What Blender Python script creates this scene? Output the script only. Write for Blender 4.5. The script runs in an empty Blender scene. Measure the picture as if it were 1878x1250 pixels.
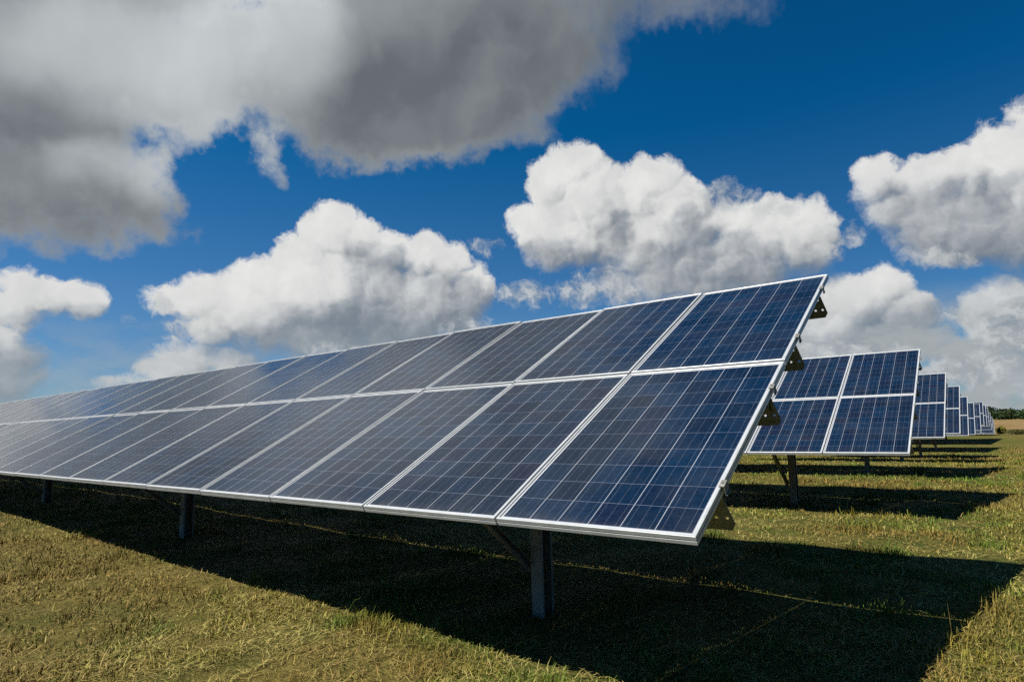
import bpy, bmesh, math, random
import numpy as np
from mathutils import Vector, Matrix

random.seed(7)
rng = np.random.default_rng(11)
SC = bpy.context.scene
COL = SC.collection
R = math.radians

# ------------------------------------------------------------------ camera
CAM_H = 1.35
PITCH, YAW, ROLL = 0.1395868, 0.668732, -0.0235445
cd = bpy.data.cameras.new('camera')
cam = bpy.data.objects.new('camera', cd)
COL.objects.link(cam)
cd.sensor_width = 36.0
cd.lens = 36.0 * 1132.5 / 1878.0
cd.clip_start = 0.05
cd.clip_end = 6000.0
_fw = Vector((-math.sin(YAW) * math.cos(PITCH), math.cos(YAW) * math.cos(PITCH), math.sin(PITCH)))
_r = Vector((math.cos(YAW), math.sin(YAW), 0.0))
_u = _r.cross(_fw)
_c, _s = math.cos(ROLL), math.sin(ROLL)
_r, _u = _r * _c + _u * _s, _u * _c - _r * _s
cam.matrix_world = Matrix(((_r.x, _u.x, -_fw.x, 0), (_r.y, _u.y, -_fw.y, 0), (_r.z, _u.z, -_fw.z, CAM_H), (0, 0, 0, 1)))
SC.camera = cam

# ------------------------------------------------------------------ exposure and renderer
SC.view_settings.view_transform = 'Standard'
SC.view_settings.look = 'None'
SC.view_settings.exposure = 1.0
SC.view_settings.gamma = 1.0
SC.render.engine = 'CYCLES'
SC.cycles.use_denoising = False
SC.cycles.max_bounces = 6
SC.cycles.diffuse_bounces = 2
SC.cycles.use_adaptive_sampling = True
SC.cycles.adaptive_threshold = 0.015
SC.cycles.adaptive_min_samples = 16
SC.cycles.glossy_bounces = 3
SC.cycles.sample_clamp_indirect = 1.5
SC.cycles.caustics_reflective = False
SC.cycles.caustics_refractive = False

# ------------------------------------------------------------------ sun
SUN = Vector((-0.41, -0.795, 1.0)).normalized()
ld = bpy.data.lights.new('sun', 'SUN')
ld.energy = 5.0
ld.angle = R(0.5)
ld.color = (1.0, 0.96, 0.89)
sun = bpy.data.objects.new('sun', ld)
COL.objects.link(sun)
sun.rotation_euler = SUN.to_track_quat('Z', 'Y').to_euler()
sun.location = SUN * 60

# ------------------------------------------------------------------ node helper
class NT:
    def __init__(self, tree):
        self.t = tree
    def new(self, typ, **kw):
        n = self.t.nodes.new(typ)
        for k, v in kw.items():
            setattr(n, k, v)
        return n
    def put(self, sock, v):
        if isinstance(v, bpy.types.NodeSocket):
            self.t.links.new(v, sock)
        else:
            if sock.type == 'RGBA' and len(v) == 3:
                v = (*v, 1.0)
            sock.default_value = v
    def math(self, op, a, b=None, c=None, clamp=False):
        n = self.new('ShaderNodeMath', operation=op, use_clamp=clamp)
        for i, v in enumerate((a, b, c)):
            if v is not None:
                self.put(n.inputs[i], v)
        return n.outputs[0]
    def vec(self, op, a, b=None, scale=None):
        n = self.new('ShaderNodeVectorMath', operation=op)
        self.put(n.inputs[0], a)
        if b is not None:
            self.put(n.inputs[1], b)
        if scale is not None:
            self.put(n.inputs['Scale'], scale)
        return n.outputs['Value'] if op in ('DOT_PRODUCT', 'LENGTH') else n.outputs['Vector']
    def comb(self, x, y, z=0.0):
        n = self.new('ShaderNodeCombineXYZ')
        for i, v in enumerate((x, y, z)):
            self.put(n.inputs[i], v)
        return n.outputs[0]
    def sep(self, v):
        n = self.new('ShaderNodeSeparateXYZ')
        self.put(n.inputs[0], v)
        return n.outputs
    def noise(self, v, scale, detail=3.0, rough=0.5, dim='3D', color=False, dist=0.0):
        n = self.new('ShaderNodeTexNoise', noise_dimensions=dim)
        self.put(n.inputs['Vector'], v)
        n.inputs['Scale'].default_value = scale
        n.inputs['Detail'].default_value = detail
        n.inputs['Roughness'].default_value = rough
        n.inputs['Distortion'].default_value = dist
        return n.outputs['Color'] if color else n.outputs[0]
    def voro(self, v, scale, dim='2D', smooth=None):
        n = self.new('ShaderNodeTexVoronoi', voronoi_dimensions=dim, feature='F1' if smooth is None else 'SMOOTH_F1')
        self.put(n.inputs['Vector'], v)
        n.inputs['Scale'].default_value = scale
        if smooth is not None:
            n.inputs['Smoothness'].default_value = smooth
        return n.outputs['Distance']
    def ramp(self, v, lo, hi, a=0.0, b=1.0, smooth=True):
        n = self.new('ShaderNodeMapRange', interpolation_type='SMOOTHSTEP' if smooth else 'LINEAR')
        self.put(n.inputs['Value'], v)
        for k, q in (('From Min', lo), ('From Max', hi), ('To Min', a), ('To Max', b)):
            self.put(n.inputs[k], q)
        return n.outputs[0]
    def mix(self, f, a, b, blend='MIX'):
        n = self.new('ShaderNodeMix', data_type='RGBA', blend_type=blend)
        self.put(n.inputs[0], f)
        self.put(n.inputs[6], a)
        self.put(n.inputs[7], b)
        return n.outputs[2]

# ------------------------------------------------------------------ sky: Nishita air with procedural clouds
# Clouds are lobes (azimuth, elevation, half-width, half-height, rotation; degrees) roughened by noise.
CUMULUS = [(-54.84,17.44,3,2.59,-169.2), (-57.17,15.4,2.82,2.35,-171.1), (-52.39,17.1,2.47,2.15,-170.9), (-50.4,15.73,2.75,2.43,-172.8), (-46.61,15.33,2.81,2.46,-175.8), (-44.31,14.86,2.32,2.23,-170.7), (-42.28,12.86,2.51,2.32,87.1), (-60.76,13.06,3.11,1.77,-175.3), (-62.91,11.99,2.58,1.83,-174.4), (-65.4,11.36,2.47,1.89,-173.5), (-67.42,11.2,1.98,1.24,-174.3), (-68.36,10.47,1.09,0.79,-174), (-54.27,12.19,8.62,4.36,-177.6), (-47.38,11.35,6.54,3.74,-179.3), (-60.67,10.26,5.74,2.81,-177), (-55.16,8.77,10.81,1.94,-178.8), (-64.07,9.17,2.51,1.83,-176.5), (-66.4,6.35,2.19,1.7,-179.3), (-67.92,5.42,1.54,0.97,-179.3), (-63.11,5.99,2.52,1.15,-179), (-70.49,4.41,1.46,0.51,-179.1), (-31.79,23.27,2.89,2.57,172.4), (-34.21,21.99,2.38,2.36,129.3), (-30.1,20.32,3.88,3.58,169), (-35.65,18.18,2.62,1.96,177.6), (-37.48,18.49,1.31,1.08,178.6), (-32.83,17.08,4.4,2.7,176.8), (-24.15,21.68,2.51,2.08,168.1), (-26.49,20.51,2.54,2.35,163.1), (-22.09,19.12,2.83,2.65,107.8), (-23.7,16.91,5.41,2.86,173.8), (-17.48,17.15,3.23,1.84,171), (-13.91,16.65,3.51,2.02,169.7), (-11.4,15.81,2.22,1.75,91.5), (-15.41,14.56,5.34,2.3,172.1), (-20.03,14.15,8.46,2.61,173.9), (-24.8,15.07,6.9,1.94,175.1), (-22.52,12.45,7.2,1.94,175.1), (-17.79,12.96,5.93,1.88,173.7), (-25.95,12.22,2.22,1.23,175.7), (-42.84,9.24,2.8,1.01,179.4), (-24.82,19.02,2.4,2.12,166.7), (-9.14,9.23,2.95,2.65,167.4), (-6.76,9.82,2.27,2.15,154.3), (-5.46,7.93,2.35,2.18,91.3), (-10.48,7.58,3.21,2.24,174.1), (-7.8,6.88,3.8,1.53,174.4), (-4.43,7.38,0.93,0.88,93.1), (0.34,8.02,2.21,1.98,164.2), (-1.05,6.99,1.46,1.21,171), (1.35,8.66,1.24,1.16,150.8), (-3.59,5.19,2.41,1.25,175), (-7.19,5.29,5.22,1.39,175.3), (-10.08,5.3,4.74,1.61,175.7), (-0.12,3.67,2.82,1.35,175.8), (-2.66,4.28,2.01,0.9,175.6), (-4.49,3.17,4.53,0.75,176.3), (0.62,1.84,2.43,0.7,177), (-6.29,18.56,2.07,1.81,143.2), (-3.07,17.22,3.26,2.39,159.2), (-0.23,17.75,2.74,2.08,154), (1.82,18.37,2.7,2.16,101.7), (3.44,20.16,1.67,1.2,95.5), (3.45,16.39,4.54,3.53,97.5), (-1.27,14.37,5.11,2.78,165.7), (1.52,12.98,2.85,2.29,157.2), (-5.03,15.97,2.63,2.05,159.7), (-2.8,13.03,2.1,1.02,168.1), (-78.02,11.35,1.4,1.09,-167.6), (-76.06,10.59,1.96,1.28,-171.9), (-73.7,10.55,1.56,1.44,-162.2), (-77.9,9.6,1.77,1.54,87.9), (-77.91,5.47,2.35,1.97,97.3), (-77.51,4.11,1.85,1.75,159.7), (-79.17,6.37,2.36,2.3,171.3), (-81.02,4.38,3.73,3.3,102.6), (-83.18,7.91,4.7,3.91,92.2), (-89.09,8.24,5.54,5.2,76), (-94.42,9.21,5.79,4.91,82.5), (-27.15,17.69,3.03,2.41,172.8), (-33.27,19.06,3.13,2.43,176.2), (-12.85,3.68,2.47,0.91,177), (0.71,5.58,2.78,1.38,173.8), (1.88,2.35,2.65,0.96,176.6), (-8.15,2.96,2.64,0.52,176.8)]
SHADED = [(-47.38,10.86,7.03,3.74,-179.5), (-53.27,9.3,7.67,2.44,-178.9), (-50.39,14.27,3.48,2.45,-177.2), (-42.81,11.35,2.56,2.51,-173.4), (-60.57,7.21,7.01,1.41,-178.5), (-29.35,14.42,6.59,1.73,176.4), (-20.03,14.15,5.64,2.85,173.5), (-14.68,12.62,5.24,2.3,172.7), (-27.91,17.75,1.45,1.27,91.6), (-34.42,16.17,3.11,1.24,177.6), (-23.06,11.52,8.17,1.95,175.5), (-21.73,17.19,1.95,1.87,144.3), (-6.27,7.16,3.68,1.72,173.8), (-9.39,6.36,4.69,0.98,175), (-4.08,7.34,1.47,1.4,93.4), (0.08,14.48,5.61,3.5,163.5), (-3.63,15.27,4.34,2.45,165.9), (-6.1,16.61,2.34,2.05,148), (2.25,11.26,3.66,2.3,165.9), (2.43,15.5,2.31,1.82,96.8), (-77.54,4.5,3.06,2.35,178.9), (-76.39,5.94,1.6,1.27,95.5), (0.57,7.19,2.5,1.58,171.7), (-0.98,4.54,3.86,1.01,174.9), (0.07,8.46,1.59,1.19,168.9), (-74.98,9.28,3.34,0.57,-174.9)]
SCRAPS = [(-18.23,19.47,2.81,1.27,171.2), (-14.26,17.84,1.99,0.98,169.9), (-40.92,16.73,1.56,0.69,179.5), (-36.87,12.25,3.2,1.41,178.4), (-31.23,12.14,3.15,1.5,177.1), (-27.46,11.83,2.49,1.09,176.3), (-42.43,9.44,2.65,1.01,179.3), (-60.88,24.49,0.98,0.89,57.7), (-60.27,22.9,0.72,0.63,71.2), (-8.61,14.91,1.14,1.06,138.3), (-70.39,9.23,0.59,0.43,-174.8), (-68.17,10.48,1.17,0.97,-172.5), (-9.51,5.04,5.07,1.33,175.8), (-0.47,3.3,4.1,1.39,176), (1.4,6.29,2.73,2.34,171.1), (-1.99,7.51,1.67,0.9,172.4), (-4.84,3.19,4.22,0.76,176.3), (-12.88,3.22,2.47,0.82,177.2), (-2.88,12.21,2.44,0.82,169.5), (-54.19,7.33,2.84,0.68,-179.3), (-29.89,13.71,3.05,0.89,176.7)]
OVERCAST = [(-47.35,31.46,17.57,7.98,-176.2), (-50.47,26.95,8.25,4.2,-175), (-39.75,33.72,14.24,6.56,179.9), (-26.02,36.06,13.82,2.88,173), (-33.77,32.71,5.43,4.16,176.1), (-36.66,28.09,3.23,2.67,178.3), (-67.91,28.32,6.45,4.92,-154.7), (-65.84,25.28,2.18,1.62,-160.7), (-67.02,23.53,1.35,0.9,-164.3), (-64.98,29.71,6.76,4.99,-158.8), (-76.66,27.96,11.39,5.18,-159.9), (-77.64,23.24,9.1,3.61,-162.9), (-75.98,19.02,7.87,3.66,-166), (-70.53,18.4,3.73,3.25,-149.4), (-72.62,15.98,5.46,1.97,-170.5), (-78.41,16.56,6.34,2.65,-167.2), (-68.73,21.22,1.9,1.5,81.3), (-60.69,24.51,1.39,1.1,82.7), (-60.08,22.71,0.66,0.6,-145.6), (-69.84,38.37,38.58,7.02,-164), (-82.6,13.84,4.18,3.38,-156.5), (-87.58,20.53,10.23,7.85,70.2)]
THIN = [(-67.95,29.09,8.09,4.55,-163.4), (-63.33,32.76,7.9,4.87,-164.1), (-66.07,25.66,3.89,2.42,-164.9), (-67.44,23.63,1.88,1.14,-165.6), (-58.63,33.18,6.01,5.22,68.2), (-69.09,20.53,1.94,1.72,61.9), (-72.01,21.03,1.89,0.96,-166.2), (-75.1,21.18,1.6,0.92,-163), (-60.69,24.51,1.74,1.37,82.7), (-64.18,27.02,2.25,1.61,-162.3), (-76.07,29.22,5.46,2.73,-158.8)]
THICK = [(-46.3,28.93,12.74,6.12,-177), (-36.51,32.41,10.36,5.03,178.2), (-50.47,26.05,6.68,2.68,-175.7), (-74.08,16.57,8.12,2.41,-169.8), (-77.9,22.42,6.98,2.18,-164.1), (-26.08,35.28,7.95,2.34,172.9), (-69.65,16.41,3.11,1.69,-170.1)]

_LOBES = {}
def lobes(nt, uv, table, k, w0, floor=-2.0):
    """smooth union of elliptic domes (a node group per table); uv carries (azimuth, elevation, 1)"""
    key = (table[0], k, w0, floor)
    if key not in _LOBES:
        g = bpy.data.node_groups.new('cloud_lobes', 'ShaderNodeTree')
        g.interface.new_socket('UV', in_out='INPUT', socket_type='NodeSocketVector')
        g.interface.new_socket('Height', in_out='OUTPUT', socket_type='NodeSocketFloat')
        gt = NT(g)
        gi = gt.new('NodeGroupInput').outputs[0]
        h = None
        for az, el, a, b, rot in table:
            w = w0 * min(a, b)
            c, s, q = math.cos(R(rot)), math.sin(R(rot)), math.sqrt(w)
            p = gt.vec('DOT_PRODUCT', gi, (c * q / a, s * q / a, -(c * az + s * el) * q / a))
            r = gt.vec('DOT_PRODUCT', gi, (-s * q / b, c * q / b, -(c * el - s * az) * q / b))
            d = gt.math('MULTIPLY_ADD', r, r, gt.math('MULTIPLY', p, p))
            d = gt.math('SUBTRACT', w, d)
            h = d if h is None else gt.math('SMOOTH_MAX', h, d, k)
        go = gt.new('NodeGroupOutput')
        gt.put(go.inputs[0], gt.math('MAXIMUM', h, floor))
        _LOBES[key] = g
    n = nt.new('ShaderNodeGroup')
    n.node_tree = _LOBES[key]
    nt.put(n.inputs[0], uv)
    return n.outputs[0]

def cumulus_height(nt, uw, uf):
    """lobes plus billows: uw = warped coordinates, uf = finely warped"""
    h = lobes(nt, uw, CUMULUS, 0.5, 0.95)
    v1 = nt.voro(uf, 0.42, smooth=0.35)
    v2 = nt.voro(uf, 0.95)
    v3 = nt.noise(uf, 1.9, 5.0, 0.62, '2D')
    h = nt.math('MULTIPLY_ADD', nt.math('MULTIPLY', v1, v1), -1.6, nt.math('ADD', h, 0.62))
    h = nt.math('MULTIPLY_ADD', nt.math('MULTIPLY', v2, v2), -0.6, nt.math('ADD', h, 0.17))
    return nt.math('MULTIPLY_ADD', nt.math('SUBTRACT', v3, 0.5), 0.65, h)

def build_world():
    w = bpy.data.worlds.new('World')
    w.use_nodes = True
    w.cycles.sampling_method = 'MANUAL'
    w.cycles.sample_map_resolution = 256
    t = w.node_tree
    t.nodes.clear()
    nt = NT(t)
    out = nt.new('ShaderNodeOutputWorld')
    bg = nt.new('ShaderNodeBackground')
    bg.inputs['Strength'].default_value = 0.05
    sky = nt.new('ShaderNodeTexSky', sky_type='NISHITA', sun_disc=False)
    sky.sun_elevation = math.asin(SUN.z)
    sky.sun_rotation = math.atan2(SUN.x, SUN.y)
    sky.altitude = 60.0
    sky.air_density = 1.0
    sky.dust_density = 0.3
    sky.ozone_density = 3.0
    d = nt.new('ShaderNodeTexCoord').outputs['Generated']
    x, y, z = nt.sep(d)
    az = nt.math('MULTIPLY', nt.math('ARCTAN2', x, y), 180 / math.pi)
    el = nt.math('MULTIPLY', nt.math('ARCSINE', z), 180 / math.pi)
    uv = nt.vec('ADD', nt.comb(az, el, 1.0), (0, 0, 0))
    tint = nt.mix(nt.ramp(el, 0.0, 26.0, smooth=False), (0.34, 0.50, 0.68), (0.012, 0.43, 0.70))
    col = nt.mix(1.0, sky.outputs[0], tint, 'MULTIPLY')
    col = nt.mix(1.0, col, nt.mix(nt.ramp(az, 5.0, -60.0), (1, 1, 1), (1.55, 1.3, 1.25)), 'MULTIPLY')
    clear = col
    # far cumulus, lit from the upper left
    n1 = nt.vec('SUBTRACT', nt.noise(uv, 0.35, 3.0, 0.55, '2D', True), (0.5, 0.5, 0.5))
    uw = nt.vec('ADD', uv, nt.vec('MULTIPLY', n1, (1.7, 1.7, 0)))
    n2 = nt.vec('SUBTRACT', nt.noise(uv, 1.6, 3.0, 0.6, '2D', True), (0.5, 0.5, 0.5))
    uf = nt.vec('ADD', uw, nt.vec('MULTIPLY', n2, (0.55, 0.55, 0)))
    h0 = cumulus_height(nt, uw, uf)
    near = (-0.42, 0.36, 0)
    h1 = cumulus_height(nt, nt.vec('ADD', uw, near), nt.vec('ADD', uf, near))
    h2 = lobes(nt, nt.vec('ADD', uw, (-1.5, 2.0, 0)), CUMULUS, 0.5, 0.95)
    hm = lobes(nt, uw, CUMULUS, 0.5, 0.95)
    g1 = nt.math('MULTIPLY', nt.math('SUBTRACT', h1, h0), 1 / 0.55)
    g2 = nt.math('MULTIPLY', nt.math('SUBTRACT', h2, hm), 1 / 2.5)
    wv = nt.vec('SUBTRACT', nt.noise(uv, 0.3, 4.0, 0.55, '2D', True), (0.5, 0.5, 0.5))
    us = nt.vec('ADD', uv, nt.vec('MULTIPLY', wv, (3.0, 3.0, 0)))
    sh = nt.ramp(lobes(nt, us, SHADED, 0.8, 0.5, -1.0), -0.75, 0.9)
    lit = nt.math('MULTIPLY_ADD', g1, -0.14, 0.68)
    lit = nt.math('MULTIPLY_ADD', g2, -0.34, lit)
    lit = nt.math('MULTIPLY_ADD', sh, -0.44, lit)
    lit = nt.ramp(lit, -0.2, 0.98)
    ccol = nt.mix(lit, (1.95, 2.25, 2.6), (7.5, 7.5, 7.35))
    tone = nt.noise(uf, 0.33, 4.0, 0.55, '2D')
    ccol = nt.mix(1.0, ccol, nt.mix(tone, (0.8, 0.81, 0.83), (1.16, 1.16, 1.15)), 'MULTIPLY')
    # distance haze on the lowest clouds
    low = nt.ramp(el, 13.0, 0.0)
    ccol = nt.mix(nt.math('MULTIPLY', low, 0.6), ccol, (2.9, 3.5, 4.0))
    soft = nt.math('MULTIPLY_ADD', sh, 1.0, 0.75)
    ed = nt.math('MULTIPLY_ADD', nt.math('SUBTRACT', nt.noise(uf, 3.2, 6.0, 0.66, '2D'), 0.5), 1.15, h0)
    a = nt.ramp(ed, nt.math('MULTIPLY', soft, -0.65), nt.math('MULTIPLY', soft, 1.15))
    col = nt.mix(nt.math('MULTIPLY', a, nt.math('MULTIPLY_ADD', sh, -0.06, 1.0)), col, ccol)
    # thin layered veil above the horizon
    st = nt.noise(nt.vec('MULTIPLY', uf, (0.16, 0.55, 0)), 1.0, 5.0, 0.6, '2D')
    veil = nt.math('MULTIPLY', nt.ramp(st, 0.36, 0.64), nt.ramp(el, 11.0, 5.0))
    veil = nt.math('MULTIPLY', veil, nt.ramp(az, -30.0, -10.0, 0.3, 1.0))
    col = nt.mix(veil, col, nt.mix(st, (2.2, 2.6, 2.95), (4.6, 4.9, 5.0)))
    # torn scraps and the low bank on the right
    ws = lobes(nt, uf, SCRAPS, 0.4, 0.8, -1.5)
    wn_ = nt.noise(uf, 0.75, 6.0, 0.66, '2D')
    wa = nt.ramp(nt.math('MULTIPLY_ADD', nt.math('SUBTRACT', wn_, 0.52), 3.6, ws), -0.45, 1.6, 0.0, 0.88)
    col = nt.mix(wa, col, nt.mix(nt.ramp(wn_, 0.35, 0.68), (3.0, 3.4, 3.8), (5.6, 5.8, 5.9)))
    # near, grey-bellied cloud overhead
    wn = nt.vec('SUBTRACT', nt.noise(uv, 0.085, 4.0, 0.55, '2D', True), (0.5, 0.5, 0.5))
    wf = nt.vec('SUBTRACT', nt.noise(uv, 0.45, 4.0, 0.6, '2D', True), (0.5, 0.5, 0.5))
    ub = nt.vec('ADD', uv, nt.vec('MULTIPLY', wn, (4.5, 4.5, 0)))
    ub2 = nt.vec('ADD', ub, nt.vec('MULTIPLY', wf, (2.6, 2.6, 0)))
    hb = lobes(nt, ub2, OVERCAST, 1.2, 0.9, -6.0)
    hb = nt.math('MULTIPLY_ADD', nt.math('SUBTRACT', nt.noise(uv, 0.42, 6.0, 0.62, '2D'), 0.5), 3.4, hb)
    ab = nt.ramp(hb, -1.0, nt.ramp(az, -45.0, -20.0, 2.0, 4.5))
    thin = nt.ramp(lobes(nt, ub, THIN, 1.2, 0.25, -1.0), -0.9, 1.3)
    thick = nt.ramp(lobes(nt, ub, THICK, 2.2, 0.25, -1.6), -1.6, 1.6)
    det = nt.noise(ub2, 0.11, 3.5, 0.42, '2D')
    det2 = nt.noise(nt.vec('ADD', ub2, (-1.1, 1.0, 0)), 0.11, 3.5, 0.42, '2D')
    b = nt.math('MULTIPLY_ADD', thin, 0.50, 0.29)
    b = nt.math('MULTIPLY_ADD', nt.math('SUBTRACT', det, det2), 0.34, b)
    b = nt.math('ADD', b, nt.ramp(hb, 3.4, 0.2, 0.0, 0.16))
    b = nt.math('MULTIPLY_ADD', thick, -0.24, b)
    b = nt.math('MULTIPLY_ADD', nt.math('SUBTRACT', det, 0.5), 0.18, b, clamp=True)
    bcol = nt.mix(b, (1.35, 1.52, 1.68), (6.3, 6.65, 6.8))
    # soft rims let the sky through
    col = nt.mix(nt.math('MULTIPLY', ab, 0.985), col, bcol)
    # the quarter of the sky that holds clouds; elsewhere the sky is clear
    bgc = nt.new('ShaderNodeBackground')
    bgc.inputs['Strength'].default_value = 0.05
    t.links.new(col, bgc.inputs['Color'])
    t.links.new(clear, bg.inputs['Color'])
    inside = nt.math('MULTIPLY', nt.math('LESS_THAN', nt.math('ABSOLUTE', nt.math('ADD', az, 52.0)), 78.0), nt.math('GREATER_THAN', el, -1.5))
    inside = nt.math('MULTIPLY', inside, nt.math('LESS_THAN', el, 62.0))
    ms = nt.new('ShaderNodeMixShader')
    nt.put(ms.inputs[0], inside)
    t.links.new(bg.outputs[0], ms.inputs[1])
    t.links.new(bgc.outputs[0], ms.inputs[2])
    t.links.new(ms.outputs[0], out.inputs[0])
    return w

SC.world = build_world()

# ------------------------------------------------------------------ helpers for meshes and tags
def tag(o, label=None, cat=None, group=None, kind=None):
    for k, v in (('label', label), ('category', cat), ('group', group), ('kind', kind)):
        if v:
            o[k] = v
    return o

def link(name, me, mat=None, parent=None):
    o = bpy.data.objects.new(name, me)
    COL.objects.link(o)
    if mat is not None and not me.materials:
        me.materials.append(mat)
    if parent is not None:
        o.parent = parent
    return o

def from_np(name, V, faces_flat, sizes, mat, colors=None):
    me = bpy.data.meshes.new(name)
    V = np.asarray(V, dtype=np.float32)
    ff = np.asarray(faces_flat, dtype=np.int32)
    sz = np.asarray(sizes, dtype=np.int32)
    me.vertices.add(len(V))
    me.vertices.foreach_set('co', V.ravel())
    me.loops.add(len(ff))
    me.loops.foreach_set('vertex_index', ff)
    me.polygons.add(len(sz))
    me.polygons.foreach_set('loop_start', np.concatenate([[0], np.cumsum(sz)[:-1]]).astype(np.int32))
    me.polygons.foreach_set('loop_total', sz)
    if colors is not None:
        ca = me.color_attributes.new('tint', 'FLOAT_COLOR', 'POINT')
        c4 = np.concatenate([colors, np.ones((len(colors), 1))], 1).astype(np.float32)
        ca.data.foreach_set('color', c4.ravel())
    me.update()
    me.materials.append(mat)
    return me

def material(name):
    m = bpy.data.materials.new(name)
    m.use_nodes = True
    nt = NT(m.node_tree)
    bs = m.node_tree.nodes['Principled BSDF']
    return m, nt, bs

# ------------------------------------------------------------------ land
_HY = np.array([-60, 0, 17, 23.5, 30, 37.6, 44, 51, 58, 65, 72, 79, 86, 100, 150, 400, 900, 2500.0])
_HZ = np.array([0, 0, 0, -0.05, -0.27, -0.40, -0.25, 0.12, 0.06, -0.2, -0.7, -1.2, -1.45, -1.9, -2.1, -0.9, 0.5, 2.0])

def sstep(a, b, x):
    t = np.clip((x - a) / (b - a), 0, 1)
    return t * t * (3 - 2 * t)

def land(x, y):
    x = np.asarray(x, dtype=float)
    y = np.asarray(y, dtype=float)
    z = np.interp(y, _HY, _HZ)
    z = z + 0.2 * sstep(-5, -15, x) * sstep(14, 5, y)
    z = z + 0.05 * sstep(2.8, 6.5, y) * sstep(16, 9, y)
    z = z + 0.012 * np.sin(x * 1.9 + 0.7 * y) * np.cos(y * 1.4 - x * 0.6) + 0.01 * np.sin(x * 4.3 - y * 3.1)
    return z

def axis(parts):
    out = []
    for a, b, s in parts:
        out.extend(np.arange(a, b, s))
    out.append(parts[-1][1])
    return np.array(out)

gx = axis([(-2500, -300, 100), (-300, -60, 12), (-60, -22, 2), (-22, 8, 0.22), (8, 60, 4), (60, 300, 20), (300, 2500, 110)])
gy = axis([(-60, -4, 4), (-4, 0, 0.8), (0, 24, 0.22), (24, 100, 1.0), (100, 400, 10), (400, 2500, 100)])
X, Y = np.meshgrid(gx, gy, indexing='ij')
Z = land(X, Y)
nx, ny = X.shape
idx = np.arange(nx * ny).reshape(nx, ny)
F = np.stack([idx[:-1, :-1], idx[1:, :-1], idx[1:, 1:], idx[:-1, 1:]], -1).reshape(-1, 4)

m, nt, bs = material('mown_turf')
pos = nt.new('ShaderNodeNewGeometry').outputs['Position']
big = nt.noise(pos, 0.35, 4.0, 0.6)
wide = nt.noise(pos, 0.06, 3.0, 0.6)
mid = nt.noise(pos, 2.2, 5.0, 0.65)
fine = nt.noise(pos, 38.0, 5.0, 0.7)
c = nt.mix(nt.ramp(big, 0.38, 0.62), (0.06023, 0.06443, 0.009105), (0.09105, 0.07284, 0.01541))
c = nt.mix(nt.ramp(mid, 0.42, 0.66), c, (0.03851, 0.05253, 0.007003))
c = nt.mix(nt.math('MULTIPLY', nt.ramp(wide, 0.42, 0.6), 0.6), c, (0.1151, 0.07804, 0.02001))
c = nt.mix(nt.math('MULTIPLY', nt.ramp(fine, 0.45, 0.7), 0.65), c, (0.1401, 0.1156, 0.03851))
c = nt.mix(nt.math('MULTIPLY', nt.ramp(fine, 0.48, 0.3), 0.75), c, (0.0126, 0.009805, 0.003502))
nt.put(bs.inputs['Base Color'], c)
bs.inputs['Roughness'].default_value = 0.95
bs.inputs['Specular IOR Level'].default_value = 0.1
bmp = nt.new('ShaderNodeBump')
bmp.inputs['Strength'].default_value = 0.9
bmp.inputs['Distance'].default_value = 0.05
nt.put(bmp.inputs['Height'], nt.math('MULTIPLY_ADD', fine, 0.6, nt.noise(pos, 7.0, 4.0, 0.6)))
nt.put(bs.inputs['Normal'], bmp.outputs[0])
M_TURF = m
me = from_np('ground', np.stack([X, Y, Z], -1).reshape(-1, 3), F.ravel(), np.full(len(F), 4), M_TURF)
me.polygons.foreach_set('use_smooth', np.ones(len(F), dtype=bool))
tag(link('ground', me), kind='structure')

# golden stubble field beyond the arrays
m, nt, bs = material('ripe_crop')
pos = nt.new('ShaderNodeNewGeometry').outputs['Position']
c = nt.mix(nt.ramp(nt.noise(nt.vec('MULTIPLY', pos, (1, 0.25, 1)), 0.05, 4.0, 0.6), 0.35, 0.65), (0.1349, 0.08526, 0.03132), (0.1827, 0.1261, 0.0522))
c = nt.mix(nt.math('MULTIPLY', nt.ramp(nt.noise(pos, 1.2, 4.0, 0.7), 0.4, 0.7), 0.4), c, (0.087, 0.05655, 0.02087))
nt.put(bs.inputs['Base Color'], c)
bs.inputs['Roughness'].default_value = 0.95
bs.inputs['Specular IOR Level'].default_value = 0.1
fx = axis([(-420, -60, 20), (-60, 60, 3), (60, 420, 20)])
fy = axis([(92, 120, 2), (120, 430, 10)])
X2, Y2 = np.meshgrid(fx, fy, indexing='ij')
edge = sstep(0, 1, (Y2 - 92) / 3)
Z2 = land(X2, Y2) - 0.25 + 0.62 * edge + 0.05 * rng.random(X2.shape) * edge
idx = np.arange(X2.size).reshape(X2.shape)
F2 = np.stack([idx[:-1, :-1], idx[1:, :-1], idx[1:, 1:], idx[:-1, 1:]], -1).reshape(-1, 4)
me = from_np('crop_field', np.stack([X2, Y2, Z2], -1).reshape(-1, 3), F2.ravel(), np.full(len(F2), 4), m)
tag(link('crop_field', me), kind='structure')

# value noise on the CPU, for where the blades are green, straw or bald
def vnoise(x, y, s, seed):
    g = np.random.default_rng(seed).random((64, 64))
    x = x * s + 1000.5
    y = y * s + 1000.5
    i = np.floor(x).astype(int)
    j = np.floor(y).astype(int)
    u = x - i
    v = y - j
    u = u * u * (3 - 2 * u)
    v = v * v * (3 - 2 * v)
    a = g[i % 64, j % 64]
    b = g[(i + 1) % 64, j % 64]
    c_ = g[i % 64, (j + 1) % 64]
    d_ = g[(i + 1) % 64, (j + 1) % 64]
    return (a * (1 - u) + b * u) * (1 - v) + (c_ * (1 - u) + d_ * u) * v

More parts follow.
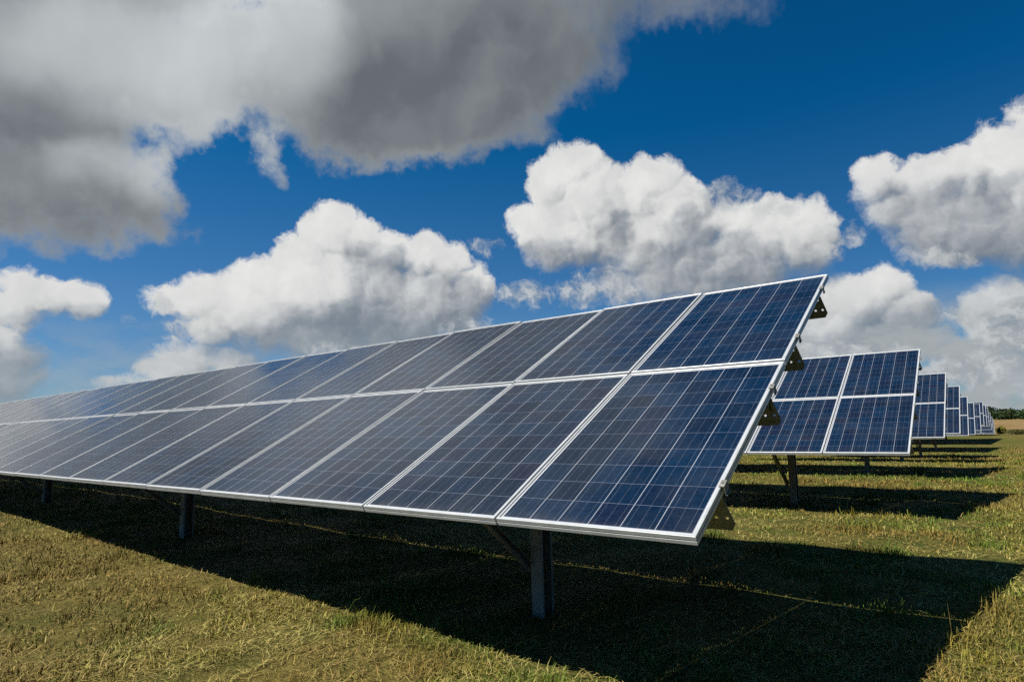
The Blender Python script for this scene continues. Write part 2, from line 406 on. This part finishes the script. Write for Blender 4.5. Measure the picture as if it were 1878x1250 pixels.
def fnoise(x, y, s, seed):
    return (vnoise(x, y, s, seed) * 0.5 + vnoise(x, y, s * 2.1, seed + 1) * 0.3 + vnoise(x, y, s * 4.3, seed + 2) * 0.2)

m, nt, bs = material('grass_blades')
at = nt.new('ShaderNodeAttribute', attribute_name='tint')
nt.put(bs.inputs['Base Color'], at.outputs['Color'])
bs.inputs['Roughness'].default_value = 0.7
bs.inputs['Specular IOR Level'].default_value = 0.18
M_BLADE = m

def blades(n, rmin, rmax, power, wmul):
    az = np.radians(rng.uniform(-92, 24, n))
    u = rng.random(n)
    k = 2 - power                        # density per area falls as r^-power
    r = (rmin ** k + u * (rmax ** k - rmin ** k)) ** (1 / k)
    x = r * np.sin(az)
    y = r * np.cos(az)
    tuft = fnoise(x, y, 4.2, 5)
    keep = rng.random(n) < np.clip(0.25 + 2.4 * (tuft - 0.28), 0.12, 1)
    x, y, r, tuft = x[keep], y[keep], r[keep], tuft[keep]
    n = len(x)
    z = land(x, y)
    green = fnoise(x, y, 0.9, 21)
    brown = fnoise(x, y, 0.55, 31)
    bald = np.clip((fnoise(x, y, 1.1, 77) - 0.53) / 0.1, 0, 1)
    keep2 = rng.random(n) > bald * 0.62
    x, y, z, r, tuft, green, brown, bald = (q_[keep2] for q_ in (x, y, z, r, tuft, green, brown, bald))
    n = len(x)
    clump = np.clip((vnoise(x, y, 2.3, 91) * 0.7 + vnoise(x, y, 6.5, 92) * 0.3 - 0.62) / 0.1, 0, 1)
    typ = rng.random(n)
    straw = typ < 0.31 + 0.9 * (0.52 - green) + 0.45 * bald - 0.3 * clump
    flat = straw & (rng.random(n) < 0.75)
    L = rng.uniform(0.02, 0.062, n) * (0.5 + 1.3 * tuft) * (1 + 0.9 * clump) * (1 - 0.4 * bald)
    L = np.where(flat, rng.uniform(0.03, 0.12, n), L)
    tall = rng.random(n) < 0.012
    L = np.where(tall & ~flat, L * rng.uniform(1.6, 2.6, n), L)
    el = np.where(flat, R(1) * rng.uniform(2, 28, n), R(1) * rng.uniform(38, 88, n))
    th = rng.uniform(0, 2 * math.pi, n)
    w = rng.uniform(0.0012, 0.0024, n) * wmul * np.maximum(1.0, r / 3.5) ** 0.8
    dx, dy = np.cos(th), np.sin(th)
    base = np.stack([x, y, z - 0.004 + np.where(flat, rng.uniform(0.004, 0.025, n), 0)], 1)
    d1 = np.stack([dx * np.cos(el), dy * np.cos(el), np.sin(el)], 1)
    el2 = np.where(flat, el - R(20), el - R(1) * rng.uniform(5, 55, n))
    d2 = np.stack([dx * np.cos(el2), dy * np.cos(el2), np.sin(el2)], 1)
    sd = np.stack([-dy, dx, np.zeros(n)], 1) * w[:, None]
    p1 = base + d1 * (L * 0.55)[:, None]
    p2 = p1 + d2 * (L * 0.45)[:, None]
    V = np.stack([base - sd, base + sd, p1 + sd * 0.8, p1 - sd * 0.8, p2], 1)
    o = np.array([0.146, 0.125, 0.0145])[None]
    gcol = np.array([0.068, 0.105, 0.0085])[None]
    bcol = np.array([0.155, 0.09, 0.021])[None]
    scol = np.array([0.27, 0.222, 0.066])[None]
    tg = np.clip((green - 0.46) / 0.15 + 0.7 * clump, 0, 1)[:, None]
    tb = np.clip((brown - 0.485) / 0.12, 0, 1)[:, None]
    C = o * (1 - tg) + gcol * tg
    C = C * (1 - tb * 0.7) + bcol * tb * 0.7
    C = np.where(straw[:, None], scol * (1 - 0.5 * tb) + bcol * 0.5 * tb, C)
    C = C * rng.uniform(0.55, 1.3, (n, 1)) * (1 + rng.uniform(-0.1, 0.1, (n, 3)))
    return V, C

parts = [blades(880000, 1.5, 42.0, 1.5, 1.0)]
V = np.concatenate([p_[0] for p_ in parts])
Cc = np.concatenate([p_[1] for p_ in parts])
n = len(V)
b0 = (np.arange(n) * 5)[:, None]
ff = np.concatenate([b0 + np.array([[0, 1, 2, 3]]), b0 + np.array([[3, 2, 4]])], 1).ravel()
me = from_np('grass', V.reshape(-1, 3), ff, np.tile([4, 3], n), M_BLADE, np.repeat(Cc, 5, 0))
tag(link('grass', me), 'short mown yellow green and straw coloured grass over the field', 'grass', kind='stuff')

# ------------------------------------------------------------------ solar arrays
TILT = 0.4936945
CT, ST = math.cos(TILT), math.sin(TILT)
PW, PL, PITCHX, PITCHL = 0.9965, 1.641, 1.010, 1.660
EDGE_H = 0.9225                                   # lower glass edge above the turf

m, nt, bs = material('anodised_frame')
pos = nt.new('ShaderNodeTexCoord').outputs['Object']
n_ = nt.noise(nt.vec('MULTIPLY', pos, (1, 1, 1)), 9.0, 4.0, 0.6)
nt.put(bs.inputs['Base Color'], nt.mix(nt.ramp(n_, 0.3, 0.75), (0.42, 0.435, 0.44), (0.34, 0.355, 0.36)))
bs.inputs['Metallic'].default_value = 0.35
bs.inputs['Roughness'].default_value = 0.42
M_FRAME = m

m, nt, bs = material('silicon_cells_under_glass')
oc = nt.new('ShaderNodeTexCoord').outputs['Object']
x, y, z = nt.sep(oc)
CP = 0.1585
ox = nt.math('SUBTRACT', x, (PW - 6 * CP) / 2)
oy = nt.math('SUBTRACT', y, (PL - 10 * CP) / 2)
ux = nt.math('PINGPONG', ox, CP / 2)
uy = nt.math('PINGPONG', oy, CP / 2)
colline = nt.math('LESS_THAN', ux, 0.0021)
rowline = nt.math('LESS_THAN', uy, 0.0013)
bus = nt.math('LESS_THAN', nt.math('PINGPONG', nt.math('SUBTRACT', ox, CP / 6), CP / 6), 0.0008)
mx = nt.math('LESS_THAN', nt.math('MINIMUM', nt.math('ADD', ox, 0.0018), nt.math('SUBTRACT', 6 * CP + 0.0018, ox)), 0)
my = nt.math('LESS_THAN', nt.math('MINIMUM', nt.math('ADD', oy, 0.0018), nt.math('SUBTRACT', 10 * CP + 0.0018, oy)), 0)
rim = nt.math('MAXIMUM', mx, my)
rnd = nt.new('ShaderNodeObjectInfo').outputs['Random']
cellid = nt.comb(nt.math('FLOOR', nt.math('DIVIDE', ox, CP)), nt.math('FLOOR', nt.math('DIVIDE', oy, CP)), nt.math('MULTIPLY', rnd, 97.0))
wn = nt.new('ShaderNodeTexWhiteNoise', noise_dimensions='3D')
nt.put(wn.inputs['Vector'], cellid)
cv = wn.outputs['Value']
cc_ = wn.outputs['Color']
base = nt.mix(cv, (0.002344, 0.006975, 0.01674), (0.002902, 0.01228, 0.03069))
hue = nt.sep(cc_)[1]
base = nt.mix(nt.math('MULTIPLY', nt.ramp(hue, 0.72, 1.0), 0.6), base, (0.006138, 0.007254, 0.01897))
vor = nt.new('ShaderNodeTexVoronoi', voronoi_dimensions='3D')
nt.put(vor.inputs['Vector'], nt.vec('ADD', oc, nt.comb(0.0, 0.0, nt.math('MULTIPLY', rnd, 31.0))))
vor.inputs['Scale'].default_value = 75.0
cr = nt.sep(vor.outputs['Color'])[0]
base = nt.mix(1.0, base, nt.mix(cr, (0.72, 0.75, 0.78), (1.3, 1.25, 1.22)), 'MULTIPLY')
base = nt.mix(nt.math('MULTIPLY', bus, 0.42), base, (0.1228, 0.1339, 0.1674))
base = nt.mix(nt.math('MULTIPLY', rowline, 0.5), base, (0.1674, 0.1897, 0.2455))
base = nt.mix(nt.math('MULTIPLY', colline, 0.85), base, (0.2232, 0.2344, 0.2623))
base = nt.mix(rim, base, (0.3348, 0.3404, 0.346))
dust = nt.noise(nt.new('ShaderNodeNewGeometry').outputs['Position'], 3.0, 5.0, 0.65)
base = nt.mix(nt.math('MULTIPLY', nt.ramp(dust, 0.35, 0.75), 0.035), base, (0.2232, 0.212, 0.1841))
edge = nt.math('MULTIPLY', nt.ramp(y, 0.10, 0.0), nt.ramp(nt.noise(nt.vec('ADD', oc, nt.comb(nt.math('MULTIPLY', rnd, 40.0), 0.0, 0.0)), 7.0, 4.0, 0.6), 0.3, 0.75))
base = nt.mix(nt.math('MULTIPLY', edge, 0.16), base, (0.18, 0.171, 0.144))
nt.put(bs.inputs['Base Color'], base)
bs.inputs['IOR'].default_value = 1.5
nt.put(bs.inputs['Roughness'], nt.ramp(dust, 0.3, 0.75, 0.10, 0.17))
M_CELL = m

m, nt, bs = material('galvanised_steel')
pos = nt.new('ShaderNodeTexCoord').outputs['Object']
v = nt.noise(nt.vec('MULTIPLY', pos, (1.0, 1.0, 0.35)), 14.0, 4.0, 0.6)
nt.put(bs.inputs['Base Color'], nt.mix(nt.ramp(v, 0.3, 0.7), (0.10, 0.10, 0.088), (0.18, 0.178, 0.158)))
bs.inputs['Metallic'].default_value = 0.15
nt.put(bs.inputs['Roughness'], nt.ramp(v, 0.3, 0.7, 0.55, 0.75))
M_STEEL = m

m, nt, bs = material('weathered_rail_steel')
pos = nt.new('ShaderNodeTexCoord').outputs['Object']
v = nt.noise(pos, 11.0, 4.0, 0.6)
nt.put(bs.inputs['Base Color'], nt.mix(nt.ramp(v, 0.3, 0.7), (0.15, 0.157, 0.12), (0.22, 0.222, 0.175)))
bs.inputs['Metallic'].default_value = 0.3
bs.inputs['Roughness'].default_value = 0.6
M_RAIL = m

m, nt, bs = material('black_cable')
v = nt.noise(nt.new('ShaderNodeTexCoord').outputs['Object'], 30.0)
nt.put(bs.inputs['Base Color'], nt.mix(v, (0.012, 0.012, 0.012), (0.03, 0.03, 0.03)))
bs.inputs['Roughness'].default_value = 0.5
M_CABLE = m

def frame_mesh():
    # cross-section (inset from the outer edge, height); swept round the module with mitred corners
    prof = [(0.0014, 0.0), (0.0105, 0.0), (0.0118, -0.0012), (0.0118, -0.0045), (0.0035, -0.006), (0.0035, -0.0375),
            (0.026, -0.0375), (0.026, -0.04), (0.0008, -0.04), (0.0, -0.0392), (0.0, -0.0235), (0.0032, -0.0225),
            (0.0032, -0.0185), (0.0, -0.0175), (0.0, -0.0012)]
    me = bpy.data.meshes.new('panel_frame')
    bm = bmesh.new()
    rings = []
    for d, z in prof:
        rings.append([bm.verts.new(c_) for c_ in ((d, d, z), (PW - d, d, z), (PW - d, PL - d, z), (d, PL - d, z))])
    k = len(prof)
    for i in range(k):
        a, b = rings[i], rings[(i + 1) % k]
        for j in range(4):
            bm.faces.new((a[j], a[(j + 1) % 4], b[(j + 1) % 4], b[j]))
    bmesh.ops.recalc_face_normals(bm, faces=bm.faces)
    bm.to_mesh(me)
    bm.free()
    return me

def slab_mesh(name, x0, x1, y0, y1, z0, z1):
    me = bpy.data.meshes.new(name)
    bm = bmesh.new()
    bmesh.ops.create_cube(bm, size=1.0)
    for v_ in bm.verts:
        v_.co = ((x0 + x1) / 2 + v_.co.x * (x1 - x0), (y0 + y1) / 2 + v_.co.y * (y1 - y0), (z0 + z1) / 2 + v_.co.z * (z1 - z0))
    bm.to_mesh(me)
    bm.free()
    return me

def sweep(bm, prof, p0, p1, ax, ay, closed=True):
    """extrude a 2-D outline (list of (a, b)) from p0 to p1; ax, ay are the outline's axes"""
    va = [bm.verts.new(p0 + ax * a + ay * b) for a, b in prof]
    vb = [bm.verts.new(p1 + ax * a + ay * b) for a, b in prof]
    n_ = len(prof)
    for i in range(n_):
        bm.faces.new((va[i], va[(i + 1) % n_], vb[(i + 1) % n_], vb[i]))
    bm.faces.new(va)
    bm.faces.new(list(reversed(vb)))

def to_mesh(name, bm):
    me = bpy.data.meshes.new(name)
    bmesh.ops.recalc_face_normals(bm, faces=bm.faces)
    bm.to_mesh(me)
    bm.free()
    return me

RAIL_D = 0.197
RAIL_S = (0.36, 1.30, 2.02, 2.96)
def rail_mesh(length):
    """Z-shaped rail along x, web square to the glass, with a punched, chamfered end that sticks out past the panels."""
    bm = bmesh.new()
    t_ = 0.0035
    X0, X1 = -length + 0.3, -0.13
    ztop = -0.0405
    # Z outline in (y, z)
    pr = [(-0.055, ztop), (t_, ztop), (t_, ztop - RAIL_D + t_), (0.06, ztop - RAIL_D + t_), (0.06, ztop - RAIL_D + 0.02), (0.064, ztop - RAIL_D + 0.02),
          (0.064, ztop - RAIL_D), (0.0, ztop - RAIL_D), (0.0, ztop - t_), (-0.055, ztop - t_)]
    sweep(bm, pr, Vector((X0, 0, 0)), Vector((X1, 0, 0)), Vector((0, 1, 0)), Vector((0, 0, 1)))
    # end plate: continues the web, chamfered lower corner, three bolt holes right through
    zb = ztop - RAIL_D
    outl = [(-0.13, ztop), (-0.02, ztop), (0.012, zb + 0.034), (-0.008, zb), (-0.13, zb)]
    holes = [(-0.04, ztop - 0.055), (-0.018, zb + 0.062), (-0.066, zb + 0.062)]
    b2 = bmesh.new()
    edges = []
    def loop(pts):
        vs = [b2.verts.new((a, 0, b)) for a, b in pts]
        for i in range(len(vs)):
            edges.append(b2.edges.new((vs[i], vs[(i + 1) % len(vs)])))
    loop(outl)
    for hx, hz in holes:
        loop([(hx + 0.0085 * math.cos(q * math.pi / 5), hz + 0.0085 * math.sin(q * math.pi / 5)) for q in range(10)])
    res = bmesh.ops.triangle_fill(b2, edges=edges, use_beauty=True)
    fs = [f_ for f_ in b2.faces]
    ex = bmesh.ops.extrude_face_region(b2, geom=fs)
    for v_ in [g_ for g_ in ex['geom'] if isinstance(g_, bmesh.types.BMVert)]:
        v_.co.y += t_
    tmp = bpy.data.meshes.new('tmp')
    bmesh.ops.recalc_face_normals(b2, faces=b2.faces)
    b2.to_mesh(tmp)
    b2.free()
    bm.from_mesh(tmp)
    bpy.data.meshes.remove(tmp)
    return to_mesh('mounting_rail', bm)

POST_S = 1.62
def post_mesh():
    """C-shaped driven post, open towards +x, lips on both flanges."""
    h = EDGE_H + POST_S * ST - 0.27 * CT
    bm = bmesh.new()
    d, f_, l_, t_ = 0.068, 0.096, 0.02, 0.005
    pr = [(0, -d), (f_, -d), (f_, -d + l_), (f_ - t_, -d + l_), (f_ - t_, -d + t_), (t_, -d + t_), (t_, d - t_), (f_ - t_, d - t_),
          (f_ - t_, d - l_), (f_, d - l_), (f_, d), (0, d)]
    sweep(bm, pr, Vector((0, 0, -0.5)), Vector((0, 0, h)), Vector((1, 0, 0)), Vector((0, 1, 0)))
    return to_mesh('post', bm)

def bar_mesh(name, p0, p1, a, b, side):
    bm = bmesh.new()
    ax = Vector(side)
    ay = (p1 - p0).normalized().cross(ax).normalized()
    t_ = 0.004
    # C outline
    pr = [(-a, -b), (a, -b), (a, -b + t_), (-a + t_, -b + t_), (-a + t_, b - t_), (a, b - t_), (a, b), (-a, b)]
    sweep(bm, pr, p0, p1, ax, ay)
    return to_mesh(name, bm)

def on_slope(s, dz=0.0):
    return Vector((0, s * CT - dz * ST, EDGE_H + s * ST + dz * CT))

def clamp_mesh():
    # bent plate gripping the outer frame edge, with its bolt head
    bm = bmesh.new()
    pr = [(-0.008, 0.0008), (0.0137, 0.0008), (0.0137, -0.0425), (0.021, -0.0425), (0.021, -0.0395), (0.0167, -0.0395), (0.0167, 0.0038), (-0.008, 0.0038)]
    sweep(bm, pr, Vector((0, -0.025, 0)), Vector((0, 0.025, 0)), Vector((1, 0, 0)), Vector((0, 0, 1)))
    hexa = [(0.0045 * math.cos(q * math.pi / 3) + 0.004, 0.0045 * math.sin(q * math.pi / 3)) for q in range(6)]
    sweep(bm, hexa, Vector((0, 0, 0.0039)), Vector((0, 0, 0.009)), Vector((1, 0, 0)), Vector((0, 1, 0)))
    return to_mesh('end_clamp', bm)
ME_CLAMP = clamp_mesh()
ME_CLAMP.materials.append(M_STEEL)
ME_FRAME = frame_mesh()
ME_CELL = slab_mesh('cell_sheet', 0.0037, PW - 0.0037, 0.0037, PL - 0.0037, -0.0105, -0.0062)
ME_POST = post_mesh()
ME_RAFTER = bar_mesh('rafter', on_slope(0.52, -0.0415 - RAIL_D - 0.05), on_slope(3.2, -0.0415 - RAIL_D - 0.05), 0.03, 0.05, (1, 0, 0))
ME_BRACE = bar_mesh('brace', Vector((0, POST_S * CT - 0.03, 0.34)), on_slope(0.60, -0.0415 - RAIL_D - 0.1), 0.022, 0.025, (1, 0, 0))
for me_, m_ in ((ME_FRAME, M_FRAME), (ME_CELL, M_CELL), (ME_POST, M_STEEL), (ME_RAFTER, M_RAIL), (ME_BRACE, M_STEEL)):
    me_.materials.append(m_)

def tube(bm, pts, rad, sides=6):
    rings = []
    for i, p_ in enumerate(pts):
        d = (pts[min(i + 1, len(pts) - 1)] - pts[max(i - 1, 0)]).normalized()
        a = d.cross(Vector((0.31, 0.2, 0.93))).normalized()
        b = d.cross(a)
        r_ = rad[i] if hasattr(rad, '__len__') else rad
        rings.append([bm.verts.new(p_ + (a * math.cos(2 * math.pi * k / sides) + b * math.sin(2 * math.pi * k / sides)) * r_) for k in range(sides)])
    for i in range(len(rings) - 1):
        for k in range(sides):
            bm.faces.new((rings[i][k], rings[i][(k + 1) % sides], rings[i + 1][(k + 1) % sides], rings[i + 1][k]))
    bm.faces.new(rings[0])
    bm.faces.new(rings[-1])

def solar_array(x, y, z, cols, label, full=True):
    root = bpy.data.objects.new('solar_array', None)
    COL.objects.link(root)
    root.location = (x, y, z)
    root.empty_display_size = 0.3
    tag(root, label, 'solar array', 'solar arrays in parallel rows')
    for n_ in range(cols):
        for k in (0, 1):
            o = link('solar_panel', ME_FRAME, None, root)
            p_ = on_slope(k * PITCHL)
            jz = rng.uniform(-0.0016, 0.0016)
            o.location = (-n_ * PITCHX - PW, p_.y, p_.z + jz)
            o.rotation_euler = (TILT + rng.normal(0, 0.0018), rng.normal(0, 0.0018), 0)
            c_ = link('cell_sheet', ME_CELL, None, o)
    rm = rail_mesh(cols * PITCHX)
    rm.materials.append(M_RAIL)
    for s in RAIL_S:
        o = link('mounting_rail', rm, None, root)
        o.location = on_slope(s)
        o.rotation_euler = (TILT, 0, 0)
    if y < 20:
        for s in RAIL_S:
            o = link('end_clamp', ME_CLAMP, None, root)
            o.location = on_slope(s)
            o.rotation_euler = (TILT, 0, 0)
    px = -1.82
    while px > -cols * PITCHX + 0.2:
        gz = float(land(x + px, y + POST_S * CT)) - z
        for nm, me_ in (('post', ME_POST), ('rafter', ME_RAFTER), ('brace', ME_BRACE)):
            o = link(nm, me_, None, root)
            o.location = (px, POST_S * CT if nm == 'post' else 0, 0)
            if nm == 'brace':
                o.location.x = px - 0.032
            if nm == 'rafter':
                o.location.x = px + 0.04
        px -= 5.6
    return root

ROWS = [(-0.98, 2.344, 0.0, 36), (-1.0, 9.25, 0.0, 12), (-1.1, 16.5, 0.005, 9), (-1.16, 23.5, -0.055, 7), (-1.22, 29.9, -0.27, 6), (-1.27, 37.6, -0.40, 6),
        (-1.2, 44.0, -0.33, 6), (-1.2, 51.0, -0.11, 6), (-1.2, 58.0, -0.25, 5), (-1.2, 65.0, -0.36, 5), (-1.2, 72.0, -0.75, 5), (-1.2, 79.0, -1.2, 5), (-1.2, 86.0, -1.45, 4)]
LABELS = ['long nearest solar array with bright frames filling the field beside the camera',
          'solar array directly behind the nearest one, two panel columns showing past its end',
          'third solar array from the camera, one narrow panel column showing',
          'fourth solar array back, a narrow strip of panels behind the third array',
          'fifth solar array back, sliver of panels beyond the fourth array',
          'sixth solar array back, thin sliver of panels beyond the fifth array',
          'seventh solar array back, thin dark sliver beyond the sixth array',
          'eighth solar array back, standing on the low crest of the field',
          'ninth solar array back, just past the crest of the field',
          'fourth solar array from the far end of the rows',
          'third solar array from the far end of the rows',
          'small solar array second from the far end of the rows',
          'farthest solar array, at the end of the rows near the crop field']
arrays = []
for (x_, y_, z_, c_), lb in zip(ROWS, LABELS):
    arrays.append(solar_array(x_, y_, z_, c_, lb))

# loop of black cable hanging behind the end bracket of the nearest array
bm = bmesh.new()
pc = on_slope(1.36, -0.10)
pts = [Vector((-0.03 + 0.012 * math.sin(q * 0.5), pc.y - 0.03 + 0.04 * math.cos(q * 0.62 + 0.6), pc.z - 0.02 + 0.05 * math.sin(q * 0.62 + 0.6))) for q in range(10)]
tube(bm, pts, 0.004)
o = link('cable', to_mesh('cable', bm), M_CABLE, arrays[0])

# ------------------------------------------------------------------ leafy masses
m, nt, bs = material('foliage')
at = nt.new('ShaderNodeAttribute', attribute_name='tint')
nt.put(bs.inputs['Base Color'], at.outputs['Color'])
bs.inputs['Roughness'].default_value = 0.75
bs.inputs['Specular IOR Level'].default_value = 0.15
M_LEAF = m
m, nt, bs = material('bark')
v = nt.noise(nt.new('ShaderNodeNewGeometry').outputs['Position'], 9.0, 4.0)
nt.put(bs.inputs['Base Color'], nt.mix(v, (0.05, 0.04, 0.03), (0.12, 0.09, 0.06)))
M_BARK = m

def leaf_cloud(c0, rad, n_, size, col, flat=0.85):
    """n_ leaf faces through the volume of an uneven blob"""
    d = rng.normal(size=(n_, 3))
    d /= np.linalg.norm(d, axis=1)[:, None]
    lump = 1 + 0.22 * np.sin(d[:, 0] * 5 + c0[0]) * np.cos(d[:, 1] * 4 + c0[1]) + 0.15 * np.sin(d[:, 2] * 7 + c0[0] * 2)
    rr = rng.random(n_) ** 0.4 * lump
    p_ = np.array(c0) + d * rr[:, None] * np.array(rad)
    a = rng.normal(size=(n_, 3))
    a /= np.linalg.norm(a, axis=1)[:, None]
    b = np.cross(a, rng.normal(size=(n_, 3)))
    b /= np.linalg.norm(b, axis=1)[:, None]
    s = size * rng.uniform(0.6, 1.4, (n_, 1))
    V_ = np.stack([p_ - a * s, p_ - b * s * 0.6, p_ + a * s, p_ + b * s * 0.6], 1)
    C_ = np.array(col)[None] * rng.uniform(0.6, 1.45, (n_, 1)) * (1 + rng.uniform(-0.12, 0.12, (n_, 3)))
    return V_, C_

def leaf_mesh(name, chunks):
    V_ = np.concatenate([c_[0] for c_ in chunks])
    C_ = np.concatenate([c_[1] for c_ in chunks])
    n_ = len(V_)
    return from_np(name, V_.reshape(-1, 3), np.arange(n_ * 4), np.full(n_, 4), M_LEAF, np.repeat(C_, 4, 0))

def wood(y0, y1, h0, h1, count, col, x0, x1):
    ch = []
    for i in range(count):
        x_ = rng.uniform(x0, x1)
        y_ = rng.uniform(y0, y1)
        hh = rng.uniform(h0, h1)
        g_ = float(land(x_, y_))
        tone = rng.uniform(0.65, 1.25)
        cc = (col[0] * tone * rng.uniform(0.85, 1.2), col[1] * tone, col[2] * tone)
        wd = hh * rng.uniform(0.45, 0.7)
        ch.append(leaf_cloud((x_, y_, g_ + hh * 0.52), (wd, wd, hh * 0.5), 170, 0.75, cc))
    return ch
ch = wood(432, 470, 4.5, 6.0, 190, (0.016, 0.031, 0.009), -230, 110) + wood(500, 600, 6.0, 8.2, 220, (0.007, 0.015, 0.006), -260, 130)
tag(link('far_woodland', leaf_mesh('far_woodland', ch)), 'dark green wood along the horizon beyond the golden field', 'woodland', kind='stuff')

def shrub(x_, y_, w_, h_, col, label):
    root = bpy.data.objects.new('shrub', None)
    COL.objects.link(root)
    g_ = float(land(x_, y_))
    root.location = (x_, y_, g_)
    tag(root, label, 'shrub', 'shrubs at the edge of the crop field')
    ch_ = []
    for k in range(7):
        q = rng.uniform(0, 6.28)
        ch_.append(leaf_cloud((math.cos(q) * w_ * 0.5 * rng.random(), math.sin(q) * w_ * 0.5 * rng.random(), h_ * rng.uniform(0.3, 0.7)),
                              (w_ * 0.4, w_ * 0.4, h_ * 0.34), 260, 0.03 + 0.025 * h_, col))
    link('foliage', leaf_mesh('foliage', ch_), None, root)
    bm = bmesh.new()
    for k in range(5):
        q = k * 1.26
        tube(bm, [Vector((0.03 * math.cos(q), 0.03 * math.sin(q), -0.1)), Vector((0.1 * w_ * math.cos(q), 0.1 * w_ * math.sin(q), h_ * 0.3)),
                  Vector((0.3 * w_ * math.cos(q), 0.3 * w_ * math.sin(q), h_ * 0.65))], [0.02, 0.014, 0.006], 5)
    link('stem', to_mesh('stem', bm), M_BARK, root)
shrub(-0.45, 62.5, 0.6, 0.7, (0.1, 0.09, 0.012), 'yellow green shrub beside the far ends of the solar arrays')
shrub(0.45, 56.0, 1.3, 0.42, (0.045, 0.045, 0.012), 'low wide dark shrub right of the yellow green one')
